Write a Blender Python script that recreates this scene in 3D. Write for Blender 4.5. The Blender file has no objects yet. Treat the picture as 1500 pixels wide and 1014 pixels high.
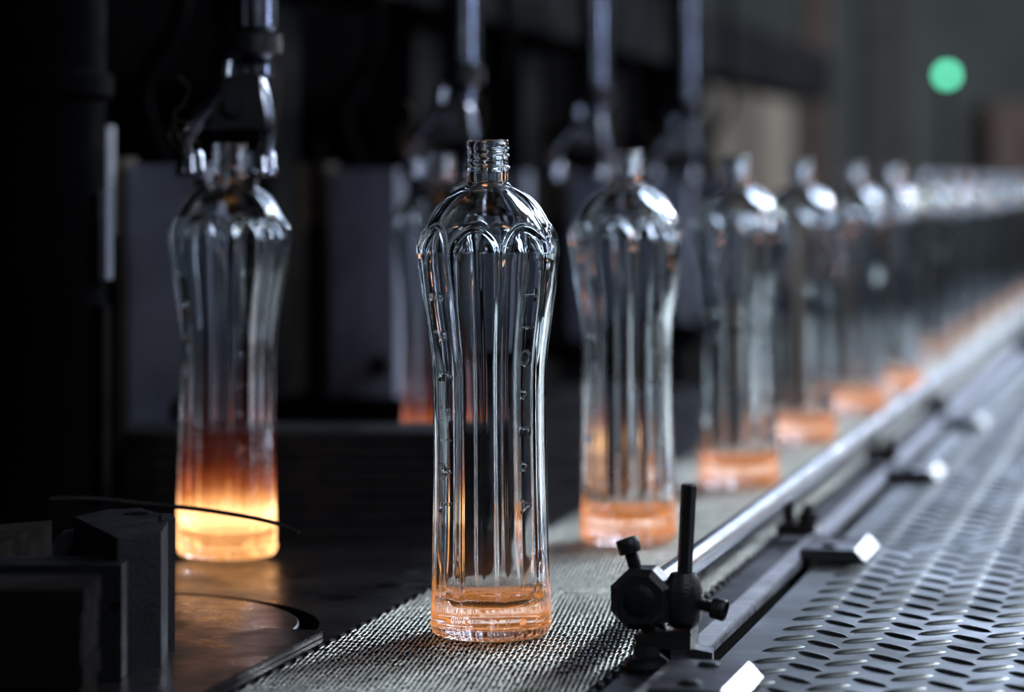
import bpy, bmesh, math, random
import numpy as np
from mathutils import Vector, Matrix

random.seed(7)
R_ = math.radians
PI = math.pi
sc = bpy.context.scene
col = sc.collection

# ------------------------------------------------------------------ camera
HC = 0.2715            # lens height above the belt surface
FPX = 4167.0           # focal length in pixels of a 1500 px wide frame
TH = math.atan(0.24)   # angle between view axis and the conveyor
CT, ST = math.cos(TH), math.sin(TH)

cam_d = bpy.data.cameras.new('camera')
cam = bpy.data.objects.new('camera', cam_d)
col.objects.link(cam)
cam.location = (0, 0, HC)
cam.rotation_euler = (R_(90), 0, 0)
cam_d.sensor_width = 36
cam_d.lens = 36 * FPX / 1500
cam_d.shift_y = -232 / 1500
cam_d.clip_start = 0.05
cam_d.clip_end = 100
cam_d.dof.use_dof = True
cam_d.dof.focus_distance = 1.705
cam_d.dof.aperture_fstop = 4.1
sc.camera = cam

# ------------------------------------------------------------------ view, world, light
sc.view_settings.view_transform = 'Standard'
sc.view_settings.look = 'None'
sc.view_settings.gamma = 1
sc.view_settings.use_curve_mapping = False
sc.view_settings.exposure = 0.0
cy = sc.cycles
cy.max_bounces = 28
cy.transmission_bounces = 28
cy.glossy_bounces = 8
cy.diffuse_bounces = 3
cy.transparent_max_bounces = 16
cy.sample_clamp_indirect = 60.0
cy.blur_glossy = 0.3
cy.use_denoising = True

w = bpy.data.worlds.new('world')
sc.world = w
w.use_nodes = True
w.node_tree.nodes['Background'].inputs[0].default_value = (0.55, 0.7, 1.0, 1)
w.node_tree.nodes['Background'].inputs[1].default_value = 0.006


def area(name, loc, target, sx, sy, power, color):
    d = bpy.data.lights.new(name, 'AREA')
    d.shape = 'RECTANGLE'
    d.size = sx
    d.size_y = sy
    d.energy = power
    d.color = color
    o = bpy.data.objects.new(name, d)
    col.objects.link(o)
    o.location = loc
    v = Vector(target) - Vector(loc)
    o.rotation_euler = v.to_track_quat('-Z', 'Y').to_euler()
    return o


COOL = (0.62, 0.74, 1.0)
NEUT = (0.86, 0.93, 1.0)
# light added at the line's end for rail sheen; high window to the right
area('end_sheen_light', (2.2, 10.4, 1.95), (0.3, 2.2, 0.0), 1.9, 1.2, 50, COOL)
area('hall_window_light', (3.6, 7.6, 2.5), (0.3, 2.4, 0.0), 1.1, 0.5, 22, COOL)
# side window to the right; narrow fill added on the left
area('side_light', (2.6, 1.9, 0.8), (0.2, 2.0, 0.25), 0.24, 1.0, 8.0, COOL)
area('side_light', (-1.2, 1.0, 0.7), (-0.1, 1.8, 0.15), 0.05, 0.6, 1.6, NEUT)
# lamps over the line, in front of and above the bottles
for lx, ly, lz, pw, sz in ((0.62, 0.55, 1.10, 2.4, .05), (0.72, 0.6, 1.02, 1.6, .04), (0.52, 0.42, 1.16, 1.0, .035), (0.66, 0.5, 1.2, .6, .025)):
    area('line_lamp', (lx, ly, lz), (0, 1.9, 0.15), sz, sz, pw, NEUT)
# row of hall lamps to the right of the line
for lx, ly, lz, pw, sz in ((1.5, 2.2, 1.35, 7, .07), (2.2, 3.6, 1.8, 30, .11), (2.8, 5.4, 2.0, 65, .15), (3.4, 7.4, 2.1, 130, .12), (4.2, 8.9, 2.2, 120, .13)):
    area('hall_light', (lx, ly, lz), (lx - 1.4, ly + 0.1, 0.15), sz, sz, pw, NEUT)
# warm lamp added to the right for peach highlights on far bottles
area('warm_accent_lamp', (2.3, 6.0, 0.32), (1.0, 5.4, 0.2), 0.08, 0.12, 0.9, (1.0, 0.42, 0.22))
# unseen lights added to brighten the far hall wall and the cabinet
area('hall_light', (3.2, 11.0, 4.2), (2.6, 14.0, 1.0), 1.2, 1.2, 50, NEUT)
area('hall_light', (2.2, 6.8, 2.6), (0.9, 9.0, 0.6), 0.5, 0.5, 22, (1.0, 0.9, 0.8))


# ------------------------------------------------------------------ helpers
def P(x, y, z=0.0):
    """point of height z seen at pixel x, y"""
    Y = FPX * (HC - z) / (y - 275.0)
    return Vector(((x - 750.0) * Y / FPX, Y, z))


def PY(x, y, Y):
    """point at depth Y seen at pixel x, y"""
    return Vector(((x - 750.0) * Y / FPX, Y, HC - (y - 275.0) * Y / FPX))


def BL(L, D, z=0.0):
    """conveyor coordinates: L across (to the right), D along, z up"""
    return Vector((D * ST + L * CT, D * CT - L * ST, z))


def LD(p):
    return (p.x * CT - p.y * ST, p.x * ST + p.y * CT)


def mat_nodes(name):
    m = bpy.data.materials.new(name)
    m.use_nodes = True
    nt = m.node_tree
    return m, nt, nt.nodes['Principled BSDF']


def metal(name, c, rough=0.4, metallic=1.0, var=0.35, scale=30, bump=0.15, c2=None, spec=0.5):
    m, nt, b = mat_nodes(name)
    N, Lk = nt.nodes, nt.links
    tc = N.new('ShaderNodeTexCoord')
    n1 = N.new('ShaderNodeTexNoise')
    n1.inputs['Scale'].default_value = scale
    n1.inputs['Detail'].default_value = 8
    n1.inputs['Roughness'].default_value = 0.65
    Lk.new(tc.outputs['Object'], n1.inputs['Vector'])
    cr = N.new('ShaderNodeValToRGB')
    cr.color_ramp.elements[0].position = 0.3
    cr.color_ramp.elements[1].position = 0.7
    d = c2 or tuple(v * (1 - var) for v in c)
    cr.color_ramp.elements[0].color = (*d, 1)
    cr.color_ramp.elements[1].color = (*c, 1)
    Lk.new(n1.outputs['Fac'], cr.inputs['Fac'])
    Lk.new(cr.outputs['Color'], b.inputs['Base Color'])
    mr = N.new('ShaderNodeMapRange')
    mr.inputs['To Min'].default_value = max(0.05, rough * (1 + var))
    mr.inputs['To Max'].default_value = max(0.05, rough * (1 - var))
    mr.inputs['From Min'].default_value = 0.3
    mr.inputs['From Max'].default_value = 0.7
    Lk.new(n1.outputs['Fac'], mr.inputs['Value'])
    Lk.new(mr.outputs[0], b.inputs['Roughness'])
    b.inputs['Metallic'].default_value = metallic
    b.inputs['Specular IOR Level'].default_value = spec
    if bump:
        n2 = N.new('ShaderNodeTexNoise')
        n2.inputs['Scale'].default_value = scale * 12
        n2.inputs['Detail'].default_value = 5
        Lk.new(tc.outputs['Object'], n2.inputs['Vector'])
        bp = N.new('ShaderNodeBump')
        bp.inputs['Strength'].default_value = bump
        bp.inputs['Distance'].default_value = 0.001
        Lk.new(n2.outputs['Fac'], bp.inputs['Height'])
        Lk.new(bp.outputs[0], b.inputs['Normal'])
    return m


def glass(name, stops=None, streak=0.0):
    """clear glass; stops = [(height, rgb, strength)...] is the glow of glass still hot from the mould"""
    m, nt, b = mat_nodes(name)
    N, Lk = nt.nodes, nt.links
    N.remove(b)
    out = N['Material Output']
    g = N.new('ShaderNodeBsdfGlass')
    g.inputs['IOR'].default_value = 1.5
    g.inputs['Roughness'].default_value = 0.005
    g.inputs['Color'].default_value = (0.97, 0.985, 0.99, 1)
    if not stops:
        Lk.new(g.outputs[0], out.inputs[0])
        return m
    tc = N.new('ShaderNodeTexCoord')
    sp = N.new('ShaderNodeSeparateXYZ')
    Lk.new(tc.outputs['Object'], sp.inputs[0])
    zsrc = sp.outputs['Z']
    if streak:
        mp = N.new('ShaderNodeMapping')
        mp.inputs['Scale'].default_value = (90, 90, 9)
        Lk.new(tc.outputs['Object'], mp.inputs[0])
        nz = N.new('ShaderNodeTexNoise')
        nz.inputs['Scale'].default_value = 1.0
        Lk.new(mp.outputs[0], nz.inputs['Vector'])
        a = N.new('ShaderNodeMath')
        a.operation = 'MULTIPLY_ADD'
        a.inputs[1].default_value = -streak
        Lk.new(nz.outputs['Fac'], a.inputs[0])
        Lk.new(sp.outputs['Z'], a.inputs[2])
        zsrc = a.outputs[0]
    zmax = stops[-1][0]
    dv = N.new('ShaderNodeMath')
    dv.operation = 'DIVIDE'
    dv.inputs[1].default_value = zmax
    Lk.new(zsrc, dv.inputs[0])
    cr = N.new('ShaderNodeValToRGB')
    el = cr.color_ramp.elements
    smax = max(s[2] for s in stops)
    for i, (z, c, s) in enumerate(stops):
        e = el[i] if i < 2 else el.new(z / zmax)
        e.position = z / zmax
        e.color = (*[v * s / smax for v in c], 1)
    Lk.new(dv.outputs[0], cr.inputs['Fac'])
    em = N.new('ShaderNodeEmission')
    em.inputs['Strength'].default_value = smax
    Lk.new(cr.outputs['Color'], em.inputs['Color'])
    ad = N.new('ShaderNodeAddShader')
    Lk.new(g.outputs[0], ad.inputs[0])
    Lk.new(em.outputs[0], ad.inputs[1])
    Lk.new(ad.outputs[0], out.inputs[0])
    return m


def emissive(name, c, s):
    m, nt, b = mat_nodes(name)
    b.inputs['Base Color'].default_value = (*c, 1)
    b.inputs['Emission Color'].default_value = (*c, 1)
    b.inputs['Emission Strength'].default_value = s
    return m


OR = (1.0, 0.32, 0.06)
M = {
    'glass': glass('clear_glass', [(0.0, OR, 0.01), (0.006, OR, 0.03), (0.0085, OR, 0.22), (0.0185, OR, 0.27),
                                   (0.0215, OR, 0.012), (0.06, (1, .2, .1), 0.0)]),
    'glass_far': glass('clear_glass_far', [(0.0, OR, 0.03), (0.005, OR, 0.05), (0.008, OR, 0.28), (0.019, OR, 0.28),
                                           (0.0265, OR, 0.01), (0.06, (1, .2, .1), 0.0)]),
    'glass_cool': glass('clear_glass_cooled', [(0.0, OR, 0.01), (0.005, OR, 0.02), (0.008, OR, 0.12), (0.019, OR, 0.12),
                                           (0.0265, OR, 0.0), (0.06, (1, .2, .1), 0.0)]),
    'glass_hot': glass('glowing_glass', [(0.0, (1, .40, .12), 0.40), (0.006, (1, .45, .15), 0.5), (0.018, (1, .52, .22), 0.62),
                                         (0.027, (1, .36, .10), 0.30), (0.037, (1, .16, .03), 0.075),
                                         (0.055, (1, .09, .015), 0.013), (0.085, (1, .06, .01), 0.003), (0.14, (1, .05, .01), 0.0)], streak=0.022),
    'letter': glass('embossed_glass'),
    'belt': metal('belt_steel', (0.42, 0.45, 0.42), 0.33, 1.0, 0.35, 22, 0.1),
    'belt_dark': metal('belt_rod_steel', (0.07, 0.072, 0.07), 0.5, 1.0, 0.4, 30, 0.1),
    'rail': metal('polished_rail_steel', (0.68, 0.71, 0.78), 0.25, 1.0, 0.12, 12, 0.08),
    'edge': metal('worn_edge_steel', (0.74, 0.77, 0.86), 0.45, 1.0, 0.4, 45, 0.3),
    'tread': metal('tread_steel', (0.18, 0.20, 0.205), 0.40, 1.0, 0.3, 9, 0.2),
    'plate': metal('oily_plate_steel', (0.030, 0.027, 0.030), 0.34, 0.5, 0.5, 14, 0.3, spec=0.15),
    'channel': metal('channel_steel', (0.16, 0.165, 0.20), 0.45, 0.9, 0.4, 14, 0.3),
    'black': metal('blackened_steel', (0.045, 0.046, 0.052), 0.34, 0.7, 0.4, 60, 0.5),
    'block': metal('scaled_iron', (0.026, 0.028, 0.036), 0.5, 0.6, 0.5, 40, 0.6, spec=0.2),
    'rusty': metal('rusty_iron', (0.010, 0.008, 0.0075), 0.85, 0.0, 0.5, 25, 0.6, spec=0.06),
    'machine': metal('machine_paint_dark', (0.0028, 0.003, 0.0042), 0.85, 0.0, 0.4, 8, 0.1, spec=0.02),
    'panel': metal('machine_panel_grey', (0.22, 0.245, 0.34), 0.6, 0.0, 0.45, 14, 0.1, spec=0.2),
    'brown': metal('machine_panel_brown', (0.16, 0.12, 0.09), 0.6, 0.0, 0.4, 14, 0.1, spec=0.2),
    'chrome': metal('tong_steel', (0.46, 0.50, 0.64), 0.22, 1.0, 0.3, 30, 0.15),
    'wire': metal('frayed_wire', (0.07, 0.045, 0.03), 0.5, 0.5, 0.3, 50, 0),
    'green': emissive('green_signal', (0.13, 0.85, 0.50), 5.5),
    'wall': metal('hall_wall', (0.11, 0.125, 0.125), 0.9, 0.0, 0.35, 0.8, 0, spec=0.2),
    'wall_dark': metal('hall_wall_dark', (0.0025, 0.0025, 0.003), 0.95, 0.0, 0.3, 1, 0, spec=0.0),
    'cabinet': metal('cabinet_taupe', (0.32, 0.285, 0.25), 0.75, 0.0, 0.2, 3, 0, spec=0.2),
    'pillar': metal('pillar_brown', (0.07, 0.05, 0.045), 0.8, 0.0, 0.3, 3, 0, spec=0.2),
    'pillar_dark': metal('pillar_dark', (0.035, 0.035, 0.036), 0.8, 0.0, 0.3, 3, 0, spec=0.2),
    'floor': metal('hall_floor', (0.05, 0.052, 0.055), 0.5, 0.0, 0.3, 2, 0.1),
}


def link(name, me, m, parent=None, mtx=None, smooth=True):
    o = bpy.data.objects.new(name, me)
    col.objects.link(o)
    if m is not None and not me.materials:
        me.materials.append(m)
    if parent is not None:
        o.parent = parent
    elif mtx is not None:
        o.matrix_world = mtx
    return o


def finish(bm, name, m, parent=None, mtx=None, smooth=False, bevel=0.0, seg=2):
    if bevel:
        es = [e for e in bm.edges if len(e.link_faces) == 2 and e.calc_face_angle(0) > 0.5]
        bmesh.ops.bevel(bm, geom=es, offset=bevel, segments=seg, profile=0.5, affect='EDGES', clamp_overlap=True)
    bmesh.ops.recalc_face_normals(bm, faces=bm.faces)
    me = bpy.data.meshes.new(name)
    if smooth:
        for f in bm.faces:
            f.smooth = True
        for e in bm.edges:
            if len(e.link_faces) == 2 and e.calc_face_angle(0) > 0.7:
                e.smooth = False
    bm.to_mesh(me)
    bm.free()
    return link(name, me, m, parent, mtx)


def bx(bm, x0, x1, y0, y1, z0, z1):
    vs = [bm.verts.new(p) for p in ((x0, y0, z0), (x1, y0, z0), (x1, y1, z0), (x0, y1, z0),
                                    (x0, y0, z1), (x1, y0, z1), (x1, y1, z1), (x0, y1, z1))]
    for f in ((0, 3, 2, 1), (4, 5, 6, 7), (0, 1, 5, 4), (1, 2, 6, 5), (2, 3, 7, 6), (3, 0, 4, 7)):
        bm.faces.new([vs[i] for i in f])
    return vs


def prism(bm, pts, z0, z1):
    lo = [bm.verts.new((p[0], p[1], z0)) for p in pts]
    hi = [bm.verts.new((p[0], p[1], z1)) for p in pts]
    n = len(pts)
    bm.faces.new(lo[::-1])
    bm.faces.new(hi)
    for i in range(n):
        bm.faces.new((lo[i], lo[(i + 1) % n], hi[(i + 1) % n], hi[i]))


def cyl(bm, a, b, r0, r1=None, n=20, caps=True):
    a, b = Vector(a), Vector(b)
    r1 = r0 if r1 is None else r1
    d = (b - a).normalized()
    u = d.orthogonal().normalized()
    v = d.cross(u)
    A = [bm.verts.new(a + (u * math.cos(t) + v * math.sin(t)) * r0) for t in (2 * PI * i / n for i in range(n))]
    B = [bm.verts.new(b + (u * math.cos(t) + v * math.sin(t)) * r1) for t in (2 * PI * i / n for i in range(n))]
    for i in range(n):
        bm.faces.new((A[i], A[(i + 1) % n], B[(i + 1) % n], B[i]))
    if caps:
        bm.faces.new(A[::-1])
        bm.faces.new(B)


def lathe(bm, a, axis, prof, n=24, up=None, phase=0.0):
    """prof = [(distance along axis, radius)]"""
    a = Vector(a)
    d = Vector(axis).normalized()
    u = (Vector(up) - d * Vector(up).dot(d)).normalized() if up else d.orthogonal().normalized()
    v = d.cross(u)
    rings = []
    for h, r in prof:
        rings.append([bm.verts.new(a + d * h + (u * math.cos(t) + v * math.sin(t)) * r)
                      for t in (phase + 2 * PI * i / n for i in range(n))])
    for A, B in zip(rings, rings[1:]):
        for i in range(n):
            bm.faces.new((A[i], A[(i + 1) % n], B[(i + 1) % n], B[i]))
    bm.faces.new(rings[0][::-1])
    bm.faces.new(rings[-1])


def tube(bm, pts, r, n=8, r1=None):
    pts = [Vector(p) for p in pts]
    k = len(pts)
    rings = []
    u = None
    for i, p in enumerate(pts):
        d = (pts[min(i + 1, k - 1)] - pts[max(i - 1, 0)]).normalized()
        u = d.orthogonal().normalized() if u is None else (u - d * u.dot(d)).normalized()
        v = d.cross(u)
        rr = r if r1 is None else r + (r1 - r) * i / (k - 1)
        rings.append([bm.verts.new(p + (u * math.cos(t) + v * math.sin(t)) * rr) for t in (2 * PI * j / n for j in range(n))])
    for A, B in zip(rings, rings[1:]):
        for j in range(n):
            bm.faces.new((A[j], A[(j + 1) % n], B[(j + 1) % n], B[j]))
    bm.faces.new(rings[0][::-1])
    bm.faces.new(rings[-1])


def spline(pts, k=8):
    pts = [Vector(p) for p in pts]
    P_ = [pts[0] * 2 - pts[1]] + pts + [pts[-1] * 2 - pts[-2]]
    out = []
    for i in range(1, len(P_) - 2):
        for j in range(k):
            t = j / k
            p0, p1, p2, p3 = P_[i - 1:i + 3]
            out.append(0.5 * ((2 * p1) + (p2 - p0) * t + (2 * p0 - 5 * p1 + 4 * p2 - p3) * t * t + (3 * p1 - p0 - 3 * p2 + p3) * t ** 3))
    out.append(pts[-1])
    return out


def tag(o, label, cat, group=None):
    o['label'] = label
    o['category'] = cat
    if group:
        o['group'] = group
    return o


def empty(name, loc, rz=0.0, label=None, cat=None, group=None):
    o = bpy.data.objects.new(name, None)
    col.objects.link(o)
    o.empty_display_size = 0.02
    o.location = loc
    o.rotation_euler = (0, 0, rz)
    if label:
        tag(o, label, cat, group)
    return o


def copy_tree(o, parent=None):
    c = o.copy()
    col.objects.link(c)
    if parent is not None:
        c.parent = parent
    for ch in list(o.children):
        copy_tree(ch, c)
    return c


BM = bmesh.new
BELT = lambda L=0, D=0, z=0: Matrix.Translation(BL(L, D, z)) @ Matrix.Rotation(-TH, 4, 'Z')   # frame: x across, y along the belt
SEC = 0.608            # machine section pitch
SEC0 = 1.974
BL_L, BR_L = -0.503, -0.318      # belt edges


def struct(o):
    o['kind'] = 'structure'
    return o


# ------------------------------------------------------------------ the hall
b = BM(); bx(b, -6, 9, -3, 16, -1.0, -0.9)
struct(finish(b, 'floor', M['floor']))
b = BM(); bx(b, -6, 9, 14.0, 14.2, -0.9, 5.0)
struct(finish(b, 'wall_back', M['wall']))
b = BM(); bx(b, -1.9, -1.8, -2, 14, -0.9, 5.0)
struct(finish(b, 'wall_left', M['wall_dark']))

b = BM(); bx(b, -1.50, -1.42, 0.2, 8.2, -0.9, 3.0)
struct(finish(b, 'dark_partition', M['wall_dark'], mtx=BELT()))  # added partition, near black to keep the depth behind the machines dark

# background furniture of the hall
def hall_box(name, x0, x1, y0, y1, Y, dep, mat, label, cat, inset=True):
    a, c = PY(x0, y0, Y), PY(x1, y1, Y)
    o = empty(name, ((a.x + c.x) / 2, Y, -0.9), 0, label, cat)
    hw, h = (c.x - a.x) / 2, a.z + 0.9
    b = BM(); bx(b, -hw, hw, 0, dep, 0.0, h)
    finish(b, 'body', mat, o, bevel=0.01)
    if inset:
        for s in (-1, 1):
            b = BM(); bx(b, s * hw * .5 - hw * .44, s * hw * .5 + hw * .44, -0.02, 0.0, 0.1, h - 0.08)
            finish(b, 'door', mat, o, bevel=0.005)
    return o


hall_box('storage_cabinet', 1040, 1160, 62, 300, 9.0, 0.5, M['cabinet'], 'tall taupe cabinet standing in the blurred hall behind the bottle row', 'cabinet')
hall_box('steel_pillar', 1178, 1215, -200, 300, 8.6, 0.1, M['pillar'], 'narrow brown pillar beside the taupe cabinet', 'pillar', False)
hall_box('steel_pillar', 1262, 1330, -200, 300, 10.5, 0.15, M['pillar_dark'], 'broad dark pillar between the brown pillar and the green light', 'pillar', False)
hall_box('switch_cabinet', 1448, 1560, 150, 300, 8.8, 0.4, M['pillar'], 'dark brown cabinet at the edge of the photo below the green light', 'cabinet')

g = PY(1387, 110, 9.0)
o = empty('signal_lamp', g, 0, 'round green signal light shining in the dark hall', 'light')
b = BM(); lathe(b, (0, 0.0, 0), (0, -1, 0), [(0, .019), (.008, .018), (.014, .012), (.016, .004)], 24)
finish(b, 'lens', M['green'], o, smooth=True)
b = BM(); lathe(b, (0, 0.05, 0), (0, -1, 0), [(0, .022), (.048, .024), (.05, .02)], 24)
finish(b, 'housing', M['machine'], o)
b = BM(); cyl(b, (0, .03, -.02), (0, .03, -(g.z + .9)), .012)
finish(b, 'post', M['machine'], o)

# ------------------------------------------------------------------ conveyor bed and belt
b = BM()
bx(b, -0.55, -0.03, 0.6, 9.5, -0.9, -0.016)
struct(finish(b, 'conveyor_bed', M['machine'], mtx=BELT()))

belt = empty('conveyor_belt', BL(0, 0, 0), -TH, 'grey woven steel wire conveyor belt carrying the row of bottles', 'conveyor belt')


def wire_mesh():
    p_l, p_t = 0.0110, 0.0031
    D0, D1 = 1.30, 8.6
    rows = int((D1 - D0) / p_l)
    cols = int((BR_L - BL_L) / p_t)
    j, i = np.meshgrid(np.arange(rows), np.arange(cols), indexing='ij')
    sgn = np.where(j % 2 == 0, 1.0, -1.0) * 0 + 1.0
    x0 = BL_L + (i + 0.5) * p_t - 0.0008 * sgn + np.where(j % 2 == 0, 0, p_t / 2)
    y0 = D0 + j * p_l
    x0, y0, sgn = x0.ravel(), y0.ravel(), sgn.ravel()
    n = len(x0)
    rng = np.random.default_rng(3)
    jit = rng.normal(0, 0.00022, (n,))
    jit2 = rng.normal(0, 0.0007, (n,))
    st = [(-0.50, -0.0024), (-0.24, -0.0003), (0.24, 0.0), (0.46, -0.0024)]   # along, drop
    r = 0.00078
    verts = np.zeros((n, len(st), 4, 3))
    for k, (a, dz) in enumerate(st):
        cxx = x0 + sgn * 0.0013 * a + jit2 * 1.2 * a
        cyy = y0 + a * p_l
        for q in range(4):
            ang = PI / 4 + q * PI / 2
            verts[:, k, q, 0] = cxx + r * 1.1 * math.cos(ang)
            verts[:, k, q, 1] = cyy
            verts[:, k, q, 2] = dz - r + r * math.sin(ang) + jit * (1 + a) + jit2 * a
    faces = []
    for k in range(len(st) - 1):
        for q in range(4):
            q2 = (q + 1) % 4
            faces.append((k * 4 + q, k * 4 + q2, (k + 1) * 4 + q2, (k + 1) * 4 + q))
    faces = np.array(faces)[None] + (np.arange(n) * len(st) * 4)[:, None, None]
    return verts.reshape(-1, 3), faces.reshape(-1, 4)


def np_mesh(name, V, F, smooth=True):
    me = bpy.data.meshes.new(name)
    me.vertices.add(len(V))
    me.vertices.foreach_set('co', np.ascontiguousarray(V, dtype=np.float32).ravel())
    k = F.shape[1]
    me.loops.add(F.size)
    me.loops.foreach_set('vertex_index', np.ascontiguousarray(F, dtype=np.int32).ravel())
    me.polygons.add(len(F))
    me.polygons.foreach_set('loop_start', np.arange(len(F), dtype=np.int32) * k)
    me.update(calc_edges=True)
    me.polygons.foreach_set('use_smooth', np.full(len(F), smooth))
    me.validate()
    me.update()
    return me


V, F = wire_mesh()
o = link('wire_weave', np_mesh('wire_weave', V, F), M['belt'], belt)
o['kind'] = 'stuff'
# cross rods with bent ends that make the toothed belt edges
b = BM()
nrod = int((8.6 - 1.3) / 0.0110)
for j in range(nrod):
    y = 1.3 + (j + 0.5) * 0.0110
    cyl(b, (BL_L - .001, y, -0.0027), (BR_L + .001, y, -0.0027), 0.0008, n=4)
    if y < 3.2:
        for e, s in ((BL_L, -1), (BR_L, 1)):
            if j % 2 == 0:
                cyl(b, (e + s * .0015, y - .003, -0.0016), (e + s * .0015, y + .006, -0.0016), 0.0017, n=6)
o = finish(b, 'cross_rods', M['belt_dark'], belt)
o['kind'] = 'stuff'
b = BM(); bx(b, BL_L + .002, BR_L - .002, 1.2, 8.6, -0.0155, -0.0045)
finish(b, 'slide_bed', M['belt_dark'], belt)

# ------------------------------------------------------------------ right side: channel, edge bar, gap, tread plates
def tread_plate(D0, D1, label, near):
    L0, L1 = -0.2665, 0.20
    o = empty('tread_plate', BL((L0 + L1) / 2, (D0 + D1) / 2, 0), -TH, label, 'floor plate')
    hx, hy = (L1 - L0) / 2, (D1 - D0) / 2
    b = BM(); bx(b, -hx, hx, -hy + .003, hy - .003, -0.0057, -0.0012)
    finish(b, 'sheet', M['tread'], o, bevel=0.0009)
    a = 0.0415
    # lens shaped raised bars, alternating at right angles
    V, F = [], []
    ns, L_, W_, H_ = 8, 0.0165, 0.0033, 0.0017
    cx0, cy0 = LD(P(1298, 962))
    ccx, ccy = (L0 + L1) / 2, (D0 + D1) / 2
    i0, i1 = int((L0 - cx0) / a) - 1, int((L1 - cx0) / a) + 1
    j0, j1 = int((D0 - cy0) / a) - 1, int((D1 - cy0) / a) + 1
    for i in range(i0, i1 + 1):
        for j in range(j0, j1 + 1):
            for k in (0, 1):
                px, py = cx0 + (i + .5 * k) * a, cy0 + (j + .5 * k) * a
                if not (L0 + .012 < px < L1 - .012 and D0 + .012 < py < D1 - .012):
                    continue
                an = R_(-45) if k == 0 else R_(45)
                c, s = math.cos(an), math.sin(an)
                base = len(V)
                for t in range(ns + 1):
                    u = -1 + 2 * t / ns
                    wv = W_ * (1 - abs(u) ** 2.4) ** .8 + 0.0002
                    h = H_ * (1 - abs(u) ** 3) ** .7
                    for q, zz in ((-1, 0), (-.45, h), (.45, h), (1, 0)):
                        x, y = u * L_, q * wv
                        V.append((px - ccx + x * c - y * s, py - ccy + x * s + y * c, -0.0013 + zz))
                for t in range(ns):
                    for q in range(3):
                        v0 = base + t * 4 + q
                        F.append((v0, v0 + 4, v0 + 5, v0 + 1))
    me = np_mesh('raised_bars', np.array(V), np.array(F), True)
    q = link('raised_bars', me, M['tread'], o)
    q['kind'] = 'stuff'
    b = BM(); bx(b, -hx + .01, hx, -hy + .002, hy - .002, -0.05, -0.0062)
    finish(b, 'support', M['machine'], o)
    return o


seam = LD(P(1350, 801))[1]
seam2 = seam + 0.607
tread_plate(1.28, seam, 'steel tread plate nearest the camera with sharp raised bars', True)
tread_plate(seam, seam2, 'steel tread plate just beyond the nearest seam, softly blurred', False)
tread_plate(seam2, seam2 + SEC, 'third steel tread plate from the camera, strongly blurred', False)
tread_plate(seam2 + SEC, seam2 + 5 * SEC, 'farthest steel tread plate, fading into the hall', False)

b = BM(); bx(b, -0.3155, -0.2900, 1.25, 8.6, -0.012, -0.0035)
tag(finish(b, 'side_channel', M['channel'], mtx=BELT(), bevel=.001), 'dark steel strip between the wire belt and the bright edge bar', 'metal strip')
eb = empty('edge_bar', BL(0, 0, 0), -TH, 'long worn steel edge bar running beside the black gap', 'metal bar')
b = BM(); bx(b, -0.2895, -0.2770, 1.25, 8.6, -0.0035, 0.0035)
finish(b, 'bar', M['edge'], eb, bevel=.0022, seg=3)
b = BM(); bx(b, -0.2875, -0.2800, 1.25, 8.6, -0.0158, -0.0036)
finish(b, 'web', M['machine'], eb)

# guide rail: round bar segments butted together
RL, RZ = -0.307, 0.037
rail = empty('guide_rail', BL(RL, LD(P(985, 972))[1] - .004, RZ), -TH, 'polished round guide rail running above the belt edge', 'rail')
d0 = 0.0
for k, ln in enumerate((0.86, 0.50, 0.9, 1.6, 3.0)):
    b = BM(); lathe(b, (0, d0, 0), (0, 1, 0), [(0, .0070), (.0012, .0082), (ln - .0035, .0082), (ln - .002, .0070)], 24)
    finish(b, 'rail_bar', M['rail'], rail, smooth=True)
    d0 += ln


# rod holders
def cap_screw(a, d, parent, r=.0042, hr=.0075, ls=.014, lh=.010):
    a, d = Vector(a), Vector(d).normalized()
    b = BM()
    prof = []
    k = 9
    for i in range(k):
        h = ls * i / k
        prof += [(h, r), (h + ls / k * .5, r * .82)]
    prof.append((ls, r))
    lathe(b, a, d, prof, 14)
    s = finish(b, 'screw_shank', M['black'], parent, smooth=False)
    b = BM()
    q = a + d * ls
    # socket head with hexagonal recess
    n_ = 24
    lathe(b, q, d, [(0, hr * .93), (lh * .08, hr), (lh * .9, hr), (lh, hr * .92)], n_)
    top = max(b.faces, key=lambda f: f.calc_center_median().dot(d) + (1 if len(f.verts) > 6 else 0) * 10 * (f.normal.dot(d) > 0))
    b.faces.ensure_lookup_table()
    tops = [f for f in b.faces if len(f.verts) == n_]
    top = max(tops, key=lambda f: f.calc_center_median().dot(d))
    r_ = bmesh.ops.inset_individual(b, faces=[top], thickness=hr * .42)
    bmesh.ops.translate(b, verts=list(top.verts), vec=-d * lh * .5)
    finish(b, 'screw_head', M['black'], s, smooth=True)


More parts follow.
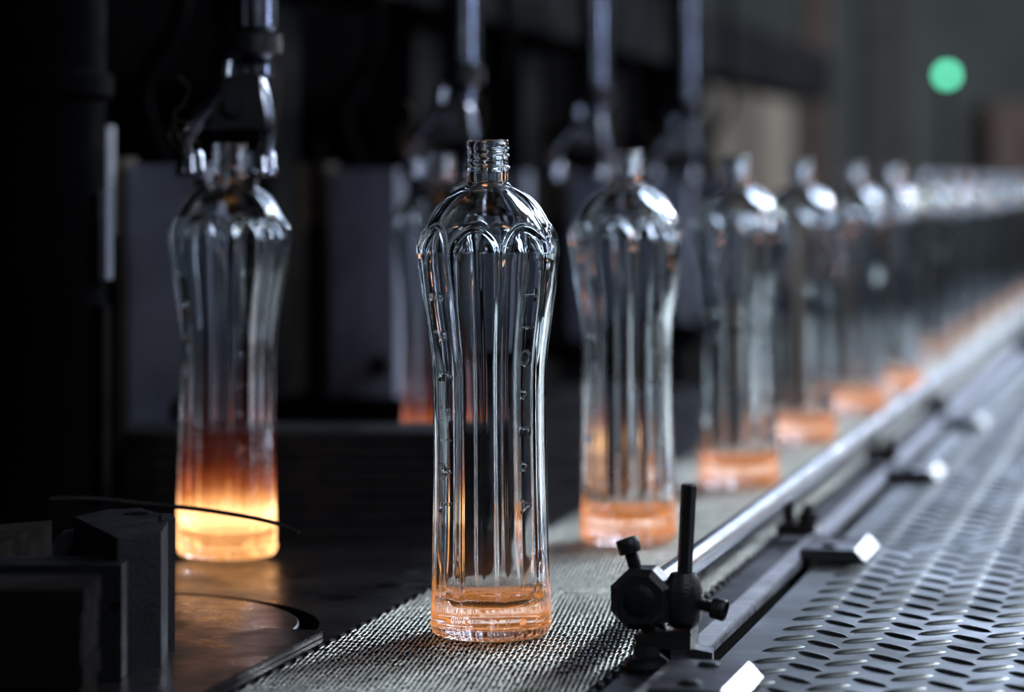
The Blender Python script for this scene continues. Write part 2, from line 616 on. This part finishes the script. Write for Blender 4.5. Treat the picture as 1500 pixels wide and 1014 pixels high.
def rod_holder(D, label, post=True, detail=True):
    o = empty('rod_holder', BL(RL, D, 0), -TH, label, 'clamp')
    z = RZ
    # octagonal clamp head round the rail end
    b = BM()
    lathe(b, (0, -.011, z), (0, 1, 0), [(0, .0145), (.003, .0185), (.019, .0190), (.022, .0165)], 8, up=(0, 0, 1), phase=PI / 8)
    finish(b, 'clamp_ring', M['black'], o, bevel=.0008)
    b = BM()
    lathe(b, (0, -.0135, z), (0, 1, 0), [(0, .004), (.0008, .0078), (.002, .0092), (.010, .0092)], 28)
    finish(b, 'rod_end', M['block'], o, smooth=True)
    # neck joining ring to post socket
    b = BM()
    prism(b, [(.006, -.009), (.026, -.007), (.028, .009), (.008, .011)], z - .013, z + .010)
    finish(b, 'clamp_neck', M['black'], o, bevel=.003)
    b = BM()
    lathe(b, (.0235, .0, z - .016), (0, 0, 1), [(0, .007), (.004, .0105), (.020, .0115), (.027, .0095), (.031, .0072)], 16)
    finish(b, 'post_socket', M['black'], o, smooth=True)
    # foot: curved saddle, wedge and nut
    b = BM()
    tube(b, spline([(.004, 0, z - .012), (.008, 0, z - .020), (.014, .002, z - .026), (.020, 0, z - .030)], 4), .007, 10)
    finish(b, 'foot_stem', M['black'], o, smooth=True)
    b = BM(); bx(b, -.002, .030, -.013, .013, .010, .0175)
    for v in b.verts:
        if v.co.z > .012:
            v.co.z += .004 * (v.co.x > .01)
    finish(b, 'saddle', M['black'], o, bevel=.0022)
    b = BM(); prism(b, [(.018, -.010), (.041, -.004), (.039, .012), (.022, .014)], .0005, .0125)
    for v in b.verts:
        if v.co.z > .01 and v.co.x > .03:
            v.co.z -= .005
    finish(b, 'wedge', M['black'], o, bevel=.001)
    b = BM(); lathe(b, (.004, -.010, -.003), (0, 0, 1), [(0, .0125), (.003, .0135), (.006, .0115), (.009, .007)], 20)
    finish(b, 'nut_washer', M['block'], o, smooth=True)
    b = BM(); lathe(b, (.004, -.010, .004), (0, 0, 1), [(0, .0085), (.008, .0085)], 6)
    finish(b, 'hex_nut', M['black'], o, bevel=.0005)
    cap_screw((-.003, 0, z + .013), (-.30, 0, .95), o, hr=.0066, ls=.013, lh=.0085)
    cap_screw((.032, -.002, z - .002), (.97, -.12, -.20), o, r=.0038, hr=.0062, ls=.009, lh=.008)
    if post:
        b = BM()
        lathe(b, (.0235, 0, z), (.05, 0, 1), [(0, .0044), (.0645, .0044), (.0655, .0038)], 6, phase=.3)
        finish(b, 'hex_post', M['black'], o)
    return o


def rail_bracket(D, label):
    o = empty('rail_bracket', BL(RL, D, 0), -TH, label, 'clamp')
    b = BM(); bx(b, -.008, .022, -.016, .016, .0015, .011)
    finish(b, 'saddle', M['black'], o, bevel=.002)
    b = BM(); tube(b, spline([(0, 0, .010), (-.001, 0, .020), (0, 0, .0285)], 4), .005, 10)
    finish(b, 'foot_stem', M['black'], o, smooth=True)
    b = BM(); lathe(b, (.014, 0, .011), (0, 0, 1), [(0, .0085), (.008, .0085)], 6)
    finish(b, 'hex_nut', M['black'], o, bevel=.0005)
    b = BM(); lathe(b, (.014, 0, .019), (0, 0, 1), [(0, .0045), (.006, .0045)], 12)
    finish(b, 'stud', M['black'], o, smooth=True)
    return o


D_near = LD(P(985, 972))[1]
rod_holder(D_near, 'black rod clamp with an upright hexagonal post in front of the belt', True)
D2 = LD(P(1185, 786))[1]
for k, lb in enumerate(('blurred black clamp on the rail, level with the second bottle', 'blurred black clamp on the rail, level with the gap before the third bottle',
                        'blurred black clamp far along the rail, third one without a post')):
    rail_bracket(D2 + k * SEC, lb)


# bar clips bridging the gap
def bar_clip(D, label):
    o = empty('bar_clip', BL(-0.262, D, 0), -TH, label, 'bracket')
    b = BM()
    hw = .048
    pts = [(-.0165, .0037), (-.0165, .0095), (.0225, .0095), (.0305, .0012), (.0305, .0006), (-.001, .0006), (-.004, .0037)]
    A = [b.verts.new((x, -hw, z)) for x, z in pts]
    B = [b.verts.new((x, hw, z)) for x, z in pts]
    n = len(pts)
    b.faces.new(A); b.faces.new(B[::-1])
    for i in range(n):
        b.faces.new((A[i], B[i], B[(i + 1) % n], A[(i + 1) % n]))
    finish(b, 'bar', M['channel'], o, bevel=.0006)
    b = BM()
    vs = [b.verts.new(p) for p in ((.0227, -hw + .001, .0099), (.0307, -hw + .001, .0016), (.0307, hw - .001, .0016), (.0227, hw - .001, .0099))]
    f = b.faces.new(vs)
    r = bmesh.ops.extrude_face_region(b, geom=[f])
    bmesh.ops.translate(b, verts=[e for e in r['geom'] if isinstance(e, bmesh.types.BMVert)], vec=(-.0006, 0, -.0006))
    finish(b, 'ground_bevel', M['rail'], o)
    for x in (-.03, .03):
        b = BM(); lathe(b, (.003, x, .0092), (0, 0, 1), [(0, .0062), (.0012, .0062), (.0024, .004)], 20)
        finish(b, 'bolt_head', M['black'], o, smooth=True)
    return o


Dc = LD(P(1060, 968, .0095))[1] - .048
for k, lb in enumerate(('dark steel bracket with a bright chamfered end below the rod clamp', 'blurred bracket with bright end at the first tread plate seam',
                        'blurred bracket with bright end at the second tread plate seam', 'farthest blurred bracket with a bright end beside the rail')):
    bar_clip(Dc + k * 0.592, lb)

# drive housing far down the line
p = P(1492, 512)
o = empty('drive_housing', (p.x + .03, p.y, 0), -TH, 'dark blurred drive housing far down the line at the photo edge', 'machine')
b = BM(); bx(b, -.035, .05, -.03, .09, 0, .03)
finish(b, 'base', M['black'], o, bevel=.004)
b = BM(); cyl(b, (0, -.03, .035), (0, .08, .035), .022, n=24)
finish(b, 'motor_drum', M['edge'], o, smooth=True)
b = BM(); cyl(b, (.04, 0, .03), (.04, 0, .06), .010, n=16)
finish(b, 'filler_cap', M['rail'], o, smooth=True)

# ------------------------------------------------------------------ left side: dead plates with round insets
def dead_plate(D0, D1, dc, label):
    L0, L1 = -1.02, -0.508
    o = empty('dead_plate', BL(0, 0, 0), -TH, label, 'metal plate')
    lc, r = -0.675, 0.140
    # sheet with a round opening
    n = 72
    b = BM()
    ring = [(lc + (r + .010) * math.cos(2 * PI * i / n), dc + (r + .010) * math.sin(2 * PI * i / n)) for i in range(n)]
    outer = []
    for x, y in ring:
        dx, dy = x - lc, y - dc
        t = min(((L1 if dx > 0 else L0) - lc) / dx if abs(dx) > 1e-9 else 9e9, ((D1 if dy > 0 else D0) - dc) / dy if abs(dy) > 1e-9 else 9e9)
        outer.append((lc + dx * t, dc + dy * t))
    for cxy in ((L0, D0), (L1, D0), (L0, D1), (L1, D1)):
        i = min(range(n), key=lambda q: (outer[q][0] - cxy[0]) ** 2 + (outer[q][1] - cxy[1]) ** 2)
        outer[i] = cxy
    top_i = [b.verts.new((x, y, -.001)) for x, y in ring]
    top_o = [b.verts.new((x, y, -.001)) for x, y in outer]
    bot_i = [b.verts.new((x, y, -.012)) for x, y in ring]
    bot_o = [b.verts.new((x, y, -.012)) for x, y in outer]
    for i in range(n):
        j = (i + 1) % n
        b.faces.new((top_i[i], top_o[i], top_o[j], top_i[j]))
        b.faces.new((bot_i[j], bot_o[j], bot_o[i], bot_i[i]))
        b.faces.new((top_i[j], bot_i[j], bot_i[i], top_i[i]))
        b.faces.new((top_o[i], bot_o[i], bot_o[j], top_o[j]))
    finish(b, 'sheet', M['plate'], o)
    b = BM(); lathe(b, (lc - .002, dc - .003, -.013), (0, 0, 1), [(0, r), (.0125, r), (.0135, r - .001)], 96)
    finish(b, 'round_inset', M['plate'], o, smooth=True)
    return o


dead_plate(1.25, 1.985, 1.656, 'oily dark steel plate with a round inset in front of the glowing bottle')
for k, lb in enumerate(('oily steel plate under the bottle with the fiercely glowing base', 'blurred dark plate by the half hidden hot bottle', 'far blurred dark steel plate beside the belt')):
    D0 = 1.985 + .002 + k * SEC
    dead_plate(D0, D0 + SEC - .002, D0 + .285, lb)

# flush patches and bolt holes on the dead plates
k = 0
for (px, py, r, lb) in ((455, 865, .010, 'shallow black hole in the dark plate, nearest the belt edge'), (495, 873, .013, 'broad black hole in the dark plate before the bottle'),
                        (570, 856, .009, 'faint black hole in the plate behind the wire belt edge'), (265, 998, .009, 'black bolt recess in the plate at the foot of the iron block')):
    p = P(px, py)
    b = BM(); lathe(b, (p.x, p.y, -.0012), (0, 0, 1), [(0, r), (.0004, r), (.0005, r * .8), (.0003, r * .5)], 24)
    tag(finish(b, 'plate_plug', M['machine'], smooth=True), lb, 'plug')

# narrow strip lying along the belt
b = BM()
LA, DA = LD(P(462, 932))
prism(b, [(-.513, 1.2), (-.513, DA), (-.55, DA + .004), (-.60, DA - .10), (-.60, 1.2)], -.0005, .0035)
tag(finish(b, 'cover_strip', M['plate'], mtx=BELT(), bevel=.001), 'dark cover strip with a worn bright edge along the belt', 'metal strip')
b = BM()
b.free()

# ------------------------------------------------------------------ bottle
ctrl = np.array([
    (0.000, .0338), (.0012, .0352), (.0035, .0366), (.0100, .0370), (.0300, .0365), (.0580, .0357), (.0990, .0349), (.1390, .0348),
    (.1640, .0354), (.1860, .0381), (.2000, .0401), (.2190, .0424), (.2300, .0433), (.2370, .0431), (.2415, .0416), (.2458, .0394), (.2500, .0374),
    (.2545, .0350), (.2585, .0326), (.2620, .0300), (.2655, .0264), (.2686, .0219), (.2705, .0182), (.2720, .0147), (.2738, .0128), (.2800, .0124)])


def herm(x, pts):
    X, Yv = pts[:, 0], pts[:, 1]
    m = np.gradient(Yv, X)
    i = np.clip(np.searchsorted(X, x) - 1, 0, len(X) - 2)
    h = X[i + 1] - X[i]
    t = np.clip((x - X[i]) / h, 0, 1)
    return ((2 * t**3 - 3 * t**2 + 1) * Yv[i] + (t**3 - 2 * t**2 + t) * h * m[i] + (-2 * t**3 + 3 * t**2) * Yv[i + 1] + (t**3 - t**2) * h * m[i + 1])


def sstep(a, b_, x):
    t = np.clip((x - a) / (b_ - a), 0, 1)
    return t * t * (3 - 2 * t)


RIB0 = R_(-90 + 11.5)      # a rib direction in the bottle frame


def outer_r(z, a):
    """outer radius of the body at height z and angle a (arrays)"""
    R = herm(z, ctrl)
    ph = (a - RIB0) % (PI / 4) - PI / 8
    u = np.abs(R * ph)
    wv = np.maximum(R * PI / 8 - .0019, .002)
    zs, h = .2315, .0160
    e = np.sqrt((u / wv) ** 2 + (np.maximum(z - zs, 0) / h) ** 2)
    d = (1 - e) * np.minimum(wv, .0145)
    fade = sstep(.020, .032, z)
    flat = R - R * math.cos(PI / 8) / np.cos(ph)
    rec = sstep(-.0002, .0024, d) * .0009 + sstep(0, .003, d) * .50 * np.maximum(flat, 0)
    ridge = .0010 * np.exp(-((d + .0002) / .0013) ** 2) * sstep(.20, .236, z) * (1 - sstep(.25, .254, z))
    rr = R - rec * (.35 + .65 * fade) + ridge
    # knurled heel
    kn = sstep(.0005, .0018, z) * (1 - sstep(.0058, .0075, z))
    k = (a - RIB0) % (PI / 16) - PI / 32
    rr = rr - kn * .0011 * sstep(.055, .085, np.abs(k))
    rr = rr + .0007 * np.exp(-((z - .0077) / .0008) ** 2)
    return rr


def bottle_mesh(na=288):
    A = np.arange(na) * 2 * PI / na
    rings = []
    # underside, slightly hollow
    for r, z in ((.010, .0030), (.020, .0026), (.028, .0014), (.0315, .0002)):
        rings.append((np.full(na, r), np.full(na, z)))
    zz = np.concatenate([np.linspace(0.0, .010, 22), np.linspace(.0115, .036, 14), np.linspace(.04, .19, 44),
                         np.linspace(.193, .226, 14), np.linspace(.2275, .256, 52), np.linspace(.2575, .2745, 18)])
    for z in zz:
        rings.append((outer_r(np.full(na, z), A), np.full(na, z)))
    # neck: bead, helical thread, lip
    for z in np.linspace(.2752, .2985, 44):
        r = np.full(na, .0124)
        r += .0016 * np.exp(-((z - .2832) / .0009) ** 2)
        zt = .2885 + .0042 * (A / (2 * PI))
        for off in (0, .0042):
            r += .00105 * np.exp(-((z - zt - off + .0021) / .00075) ** 2) * (1 if z < .2965 else 0.4)
        r += .0004 * sstep(.2955, .297, z)
        rings.append((r, np.full(na, z)))
    for r, z in ((.0128, .2993), (.0124, .3001), (.0117, .3004), (.0108, .3003), (.0100, .2998), (.0094, .2988)):
        rings.append((np.full(na, r), np.full(na, z)))
    # inside
    for z in np.linspace(.296, .2735, 6):
        rings.append((np.full(na, .0090), np.full(na, z)))
    zi = np.concatenate([np.linspace(.271, .22, 26), np.linspace(.212, .034, 29)])
    for z in zi:
        ri = herm(np.full(na, min(z + .0030, .28)), ctrl) - .0046
        ph = (A - RIB0) % (PI / 4) - PI / 8
        flat = ri - ri * math.cos(PI / 8) / np.cos(ph)
        f = float((1 - sstep(.225, .245, z)) * sstep(.030, .05, z))
        ri = ri - .50 * np.maximum(flat, 0) * f
        ri = np.maximum(ri, .0090)
        rings.append((ri, np.full(na, z)))
    r_w = float(herm(np.array([.04]), ctrl)[0]) - .0046
    for t in np.linspace(.12, 1, 9):
        an = t * PI / 2
        r = r_w - .012 * (1 - math.cos(an))
        z = .0310 - .0130 * math.sin(an)
        rings.append((np.full(na, r), np.full(na, z)))
    for r, z in ((.015, .0174), (.009, .0182), (.004, .0188)):
        rings.append((np.full(na, r) + 0 * A, np.full(na, z) + .0003 * np.sin(5 * A)))
    nr = len(rings)
    V = np.zeros((nr, na, 3))
    for i, (r, z) in enumerate(rings):
        V[i, :, 0] = r * np.cos(A)
        V[i, :, 1] = r * np.sin(A)
        V[i, :, 2] = z
    i, j = np.meshgrid(np.arange(nr - 1), np.arange(na), indexing='ij')
    j2 = (j + 1) % na
    F = np.stack([i * na + j, i * na + j2, (i + 1) * na + j2, (i + 1) * na + j], -1).reshape(-1, 4)
    V = V.reshape(-1, 3)
    V = np.vstack([V, [(0, 0, .0032)], [(0, 0, .0190)]])
    me = bpy.data.meshes.new('body')
    faces = F.tolist()
    c0, c1 = len(V) - 2, len(V) - 1
    for q in range(na):
        faces.append([c0, (q + 1) % na, q])
        faces.append([c1, (nr - 1) * na + q, (nr - 1) * na + (q + 1) % na])
    me.from_pydata(V.tolist(), [], faces)
    me.polygons.foreach_set('use_smooth', np.full(len(me.polygons), True))
    me.update()
    return me


body_me = bottle_mesh()
body_me.materials.append(M['glass'])
body_far = body_me.copy(); body_far.materials[0] = M['glass_far']
body_cool = body_me.copy(); body_cool.materials[0] = M['glass_cool']
body_hot = body_me.copy(); body_hot.materials[0] = M['glass_hot']


def letter_mesh(ch, alpha, zc, size=.0135, sy=1.0):
    cu = bpy.data.curves.new('letter', 'FONT')
    cu.body = ch
    cu.size = size
    cu.align_x = 'CENTER'
    cu.extrude = .0009
    cu.bevel_depth = .00018
    cu.bevel_resolution = 1
    cu.resolution_u = 5
    cu.offset = -.00015
    t = bpy.data.objects.new('letter_tmp', cu)
    col.objects.link(t)
    dg = bpy.context.evaluated_depsgraph_get()
    me = bpy.data.meshes.new_from_object(t.evaluated_get(dg))
    bpy.data.objects.remove(t)
    me.materials.clear()
    me.materials.append(M['letter'])
    n = len(me.vertices)
    co = np.zeros(n * 3, dtype=np.float32)
    me.vertices.foreach_get('co', co)
    co = co.reshape(-1, 3)
    gx, gy, gz = co[:, 0], co[:, 1] - size * .35, co[:, 2]
    z = zc - gx
    R0 = .036
    a = R_(-90 + alpha) + gy * sy / R0
    r = outer_r(z, a) + gz + .0005
    out = np.stack([r * np.cos(a), r * np.sin(a), z], -1).astype(np.float32)
    me.vertices.foreach_set('co', out.ravel())
    me.update()
    return me


zy = lambda y: HC - (y - 275) * 1.70 / FPX
LET = []
for ch, y in zip('SPÉCIAL', (437, 493, 553, 608, 647, 695, 746)):
    LET.append(letter_mesh(ch, -54, zy(y), size=.0155, sy=1.1))
for ch, y in zip('TIOnEnA', (434, 482, 527, 580, 634, 686, 744)):
    LET.append(letter_mesh(ch, 40, zy(y), sy=.85))


def bottle(loc, rz, me, label, letters=True, group=None, lean=0.0):
    o = empty('glass_bottle', loc, rz, label, 'bottle', group)
    if lean:
        o.rotation_euler = (0, lean, rz)
    link('body', me, None, o)
    if letters:
        for lm in LET:
            link('letter', lm, None, o)
    return o


ROW = 'clear bottles standing in a row on the wire belt'
YS = (1.73, 2.185, 2.60, 3.045, 3.44, 3.77, 4.13, 4.56, 4.98, 5.42, 5.86, 6.3, 6.75, 7.2, 7.7)
ORD = ['second', 'third', 'fourth', 'fifth', 'sixth', 'seventh', 'eighth', 'ninth', 'tenth', 'eleventh', 'twelfth', 'thirteenth', 'fourteenth', 'fifteenth']
XS = (720, 921, 1082, 1175, 1254, 1308)
for i, Y in enumerate(YS):
    if i < len(XS):
        X = (XS[i] - 750) * Y / FPX
        D = LD(Vector((X, Y, 0)))[1]
    else:
        D = (Y - .419 * ST) / CT
        L = -0.419 + random.uniform(-.004, .004)
        D = (Y + L * ST) / CT
        pq = BL(L, D); X = pq.x
    if i == 0:
        lb = 'sharp clear glass bottle nearest the camera with raised lettering and an orange base'
    elif i < 3:
        lb = 'clear bottle with warm orange base, %s in the belt row from the camera' % ORD[i - 1]
    else:
        lb = 'blurred clear bottle with orange base, %s in the belt row from the camera' % ORD[i - 1]
    rz = (0, R_(-4), R_(14), R_(3), R_(-12), R_(20))[i] if i < 6 else random.uniform(-.4, .4)
    bottle((X, Y, 0.0004), rz, body_me if i == 0 else (body_far if i < 6 else body_cool), lb, i < 4, ROW, lean=-.008)

hot_group = 'hot bottles hanging from the take-out tongs'
bottle(BL(-.6887, SEC0, .0035), R_(-16), body_hot, 'clear bottle with a fiercely glowing orange base hanging from metal tongs', True, hot_group, lean=.010)
bottle(BL(-.690, SEC0 + SEC, .0035), R_(10), body_hot, 'half hidden hot bottle hanging from tongs behind the nearest bottle', False, hot_group)


# ------------------------------------------------------------------ take-out tongs
def tongs(D, label):
    o = empty('take_out_tongs', BL(-.6887, D, .27), 0, label, 'tongs', 'take-out tongs hanging over the plates')
    ox = .0205
    b = BM(); lathe(b, (ox, 0, .115), (0, 0, 1), [(0, .012), (.004, .0165), (.62, .0165)], 28)
    finish(b, 'shaft', M['chrome'], o, smooth=True)
    b = BM(); lathe(b, (ox, 0, .095), (0, 0, 1), [(0, .010), (.005, .0205), (.018, .0205), (.021, .016)], 24)
    finish(b, 'collar', M['black'], o, smooth=True)
    b = BM(); lathe(b, (ox, 0, .082), (0, 0, 1), [(0, .0125), (.002, .0145), (.009, .0145), (.013, .010)], 24)
    finish(b, 'lower_collar', M['chrome'], o, smooth=True)
    b = BM(); prism(b, [(-.012, -.016), (.030, -.016), (.034, 0), (.030, .016), (-.012, .016), (-.016, 0)], .045, .083)
    for v in b.verts:
        if v.co.z > .07:
            v.co.x = ox + (v.co.x - ox) * .55
    finish(b, 'head_housing', M['black'], o, bevel=.003)
    b = BM(); cyl(b, (.008, -.022, .062), (.008, .022, .062), .008, n=20)
    finish(b, 'pivot_pin', M['chrome'], o, smooth=True)
    for s in (-1, 1):
        b = BM()
        tube(b, spline([(.010 + s * .008, -.004, .093), (.012 + s * .014, -.008, .070), (.004 + s * .026, -.010, .048), (s * .030, -.008, .034), (s * .0275, -.004, .022)], 6), .0065, 10, .0055)
        f = finish(b, 'finger', M['chrome'], o, smooth=True)
        b = BM(); lathe(b, (s * .0262, -.001, .0095), (0, 0, 1), [(0, .0085), (.002, .0110), (.006, .0110), (.008, .0098), (.016, .0098), (.019, .0080)], 24)
        finish(b, 'jaw', M['chrome'], f, smooth=True)
    for s in (-1, 1):
        b = BM(); prism(b, [(s * .014, -.014), (s * .022, -.014), (s * .022, .014), (s * .014, .014)][::s], .002, .008)
        finish(b, 'jaw_pad', M['black'], o, bevel=.001)
    for pts in ([(-.024, -.012, .030), (-.034, -.015, .040), (-.036, -.014, .056), (-.030, -.012, .062), (-.026, -.013, .074), (-.034, -.014, .083)],
                [(-.018, -.013, .032), (-.030, -.016, .050), (-.040, -.014, .042), (-.036, -.012, .030)],
                [(.024, -.012, .030), (.036, -.014, .046), (.041, -.012, .066), (.040, -.012, .086)]):
        b = BM(); tube(b, spline(pts, 8), .0011, 6)
        finish(b, 'frayed_wire', M['wire'], o, smooth=True)
    return o


for k, lb in enumerate(('steel take-out tongs gripping the neck of the fiercely glowing bottle', 'blurred steel tongs holding the half hidden hot bottle',
                        'empty blurred steel tongs above the second bottle in the row', 'empty blurred tongs farthest along the machine')):
    tongs(SEC0 + k * SEC, lb)

# ------------------------------------------------------------------ machine behind
for k in range(6):
    nm = ('first', 'second', 'third', 'fourth', 'fifth', 'sixth')[k]
    o = empty('machine_section', BL(-.875, 2.37 + k * SEC, 0), -TH, 'dark grey bottle machine section, %s from the camera' % nm, 'machine', 'machine sections along the plates')
    b = BM(); bx(b, -.036, .036, -.02, .02, .03, .292)
    finish(b, 'mould_panel', M['panel'], o, bevel=.004)
    b = BM(); bx(b, -.075, -.042, -.016, .02, .05, .298)
    finish(b, 'side_panel', M['brown'], o, bevel=.003)
    b = BM(); bx(b, -.09, .06, -.03, .06, 0.0, .045)
    finish(b, 'pedestal', M['machine'], o, bevel=.004)
    b = BM(); cyl(b, (-.047, -.04, .23), (-.047, -.04, .325), .006, n=18)
    finish(b, 'cylinder_rod', M['edge'] if k == 0 else M['machine'], o, smooth=True)
    b = BM(); cyl(b, (-.047, -.04, .04), (-.047, -.04, .23), .011, n=18)
    finish(b, 'air_cylinder', M['machine'], o, smooth=True)
    b = BM(); bx(b, -.16, -.10, -.06, .06, 0.0, 1.2)
    finish(b, 'frame_column', M['machine'], o, bevel=.01)
    b = BM(); cyl(b, (.02, -.0205, .08), (.02, -.03, .08), .012, n=16)
    finish(b, 'boss', M['black'], o, smooth=True)
    b = BM(); tube(b, spline([(-.02, .03, .29), (-.03, .0, .36), (.01, -.01, .43), (.0, .02, .55), (.0, .03, .8)], 6), .008, 10)
    finish(b, 'hose', M['machine'], o, smooth=True)

# overhead beam
b = BM(); bx(b, -1.05, -.93, 1.4, 7.5, .50, .62)
tag(finish(b, 'overhead_beam', M['machine'], mtx=BELT(), bevel=.01), 'black overhead beam of the machine', 'beam')

# big dark column at the photo's edge
a = PY(62, 300, 2.25)
o = empty('press_column', (a.x, a.y, -.0005), -TH, 'massive black round machine column at the dark edge of the photo', 'machine')
b = BM(); lathe(b, (0, 0, 0), (0, 0, 1), [(0, .058), (.02, .058), (.022, .05), (.34, .05), (.345, .056), (.36, .056), (.365, .05), (1.1, .05)], 40)
finish(b, 'column', M['machine'], o, smooth=True)
b = BM(); bx(b, .052, .058, -.01, .004, .20, .27)
finish(b, 'gib_plate', M['panel'], o, bevel=.001)
b = BM(); bx(b, .047, .056, -.012, .006, .02, .18)
finish(b, 'lower_gib', M['machine'], o, bevel=.001)


# laminated stack behind the glowing bottle
def strip_stack(name, x0, x1, y0, dep, z1, n, m, label, mat):
    c = empty(name, (0, 0, 0), 0, label, 'plate stack')
    hz = z1 / n
    for i in range(n):
        b = BM()
        j = random.uniform(-.0015, .0015)
        bx(b, x0, x1 + j, y0 + random.uniform(-.001, .001), y0 + dep, i * hz + .0004, (i + 1) * hz - .0008)
        finish(b, 'plate', mat, c, bevel=.0012)
    return c


a = PY(395, 700, 2.32); c = PY(722, 700, 2.32)
strip_stack('plate_stack', a.x - .12, c.x, 2.32, .10, HC - (632 - 275) * 2.32 / FPX, 7, 0, 'dark laminated stack of plates behind the glowing bottle', M['block'])

# ------------------------------------------------------------------ foreground iron blocks
def pix_prism(b, pix, z0, z1):
    pts = [P(x, y, z1) for x, y in pix]
    prism(b, [(p.x, p.y) for p in pts], z0, z1)


zt = .079
o = empty('iron_block', P(215, 985), 0, 'tall chamfered iron block with a notched top in front of the glowing bottle', 'metal block')
loc = o.location.copy()
b = BM(); pix_prism(b, [(172, 788), (236, 779), (251, 757), (205, 744), (160, 746), (108, 757)], .0035, zt)
for v in b.verts:
    v.co -= loc
finish(b, 'front_block', M['block'], o, bevel=.003)
b = BM(); pix_prism(b, [(236.5, 763), (256, 760), (252, 752), (236, 752)], .001, zt + .001)
for v in b.verts:
    v.co -= loc
finish(b, 'back_block', M['block'], o, bevel=.0018)
q = P(200, 753, zt) - loc
b = BM(); lathe(b, (q.x, q.y, q.z - .001), (0, 0, 1), [(0, .007), (.0014, .007), (.0016, .005), (.0010, .003)], 20)
finish(b, 'bolt_recess', M['machine'], o, smooth=True)

b = BM()
a, c = PY(-80, 818, 1.575), PY(189, 818, 1.575)
bx(b, a.x, c.x, 1.545, 1.585, .004, a.z)
tag(finish(b, 'side_plate', M['block'], bevel=.0025), 'flat upright iron plate between the chamfered block and the blurred stack', 'metal plate')
q = PY(168, 890, 1.543)
b = BM(); lathe(b, (q.x, 1.5455, q.z), (0, -1, 0), [(0, .0032), (.0006, .0030), (.0005, .0015)], 16)
tag(finish(b, 'pin', M['machine'], smooth=True), 'small black pin in the upright iron plate', 'pin')

a = PY(72, 765, 1.78); c = PY(-70, 765, 1.78)
b = BM(); prism(b, [(c.x, 1.70), (a.x - .02, 1.72), (a.x, 1.79), (c.x, 1.80)], -.001, a.z)
for v in b.verts:
    if v.co.x < a.x - .02 and v.co.z > .02:
        v.co.z -= .006
tag(finish(b, 'iron_wedge', M['rusty'], bevel=.002), 'dark iron wedge rising behind the blocks at the photo edge', 'metal block')
b = BM()
q = PY(118, 800, 1.66)
prism(b, [(q.x - .012, 1.64), (q.x + .016, 1.66), (q.x + .006, 1.70), (q.x - .014, 1.69)], .0, q.z + .006)
tag(finish(b, 'iron_lug', M['block'], bevel=.003), 'small worn iron lug tucked behind the chamfered block', 'metal block')

a = PY(145, 840, 1.455); c = PY(-90, 840, 1.455)
strip_stack('plate_stack', c.x, a.x, 1.40, .055, a.z, 6, 0, 'blurred rusty stack of plates in the near corner of the photo', M['rusty'])

# loose wire in front of the glowing bottle
pts = [PY(75, 731, 1.90), PY(140, 731, 1.89), PY(210, 738, 1.88), PY(290, 746, 1.86), PY(360, 757, 1.84), PY(405, 767, 1.83), PY(438, 780, 1.82)]
b = BM(); tube(b, spline(pts, 8), .0017, 8, .0013)
tag(finish(b, 'loose_wire', M['black'], smooth=True), 'thin black wire curving across the glowing bottle', 'wire')
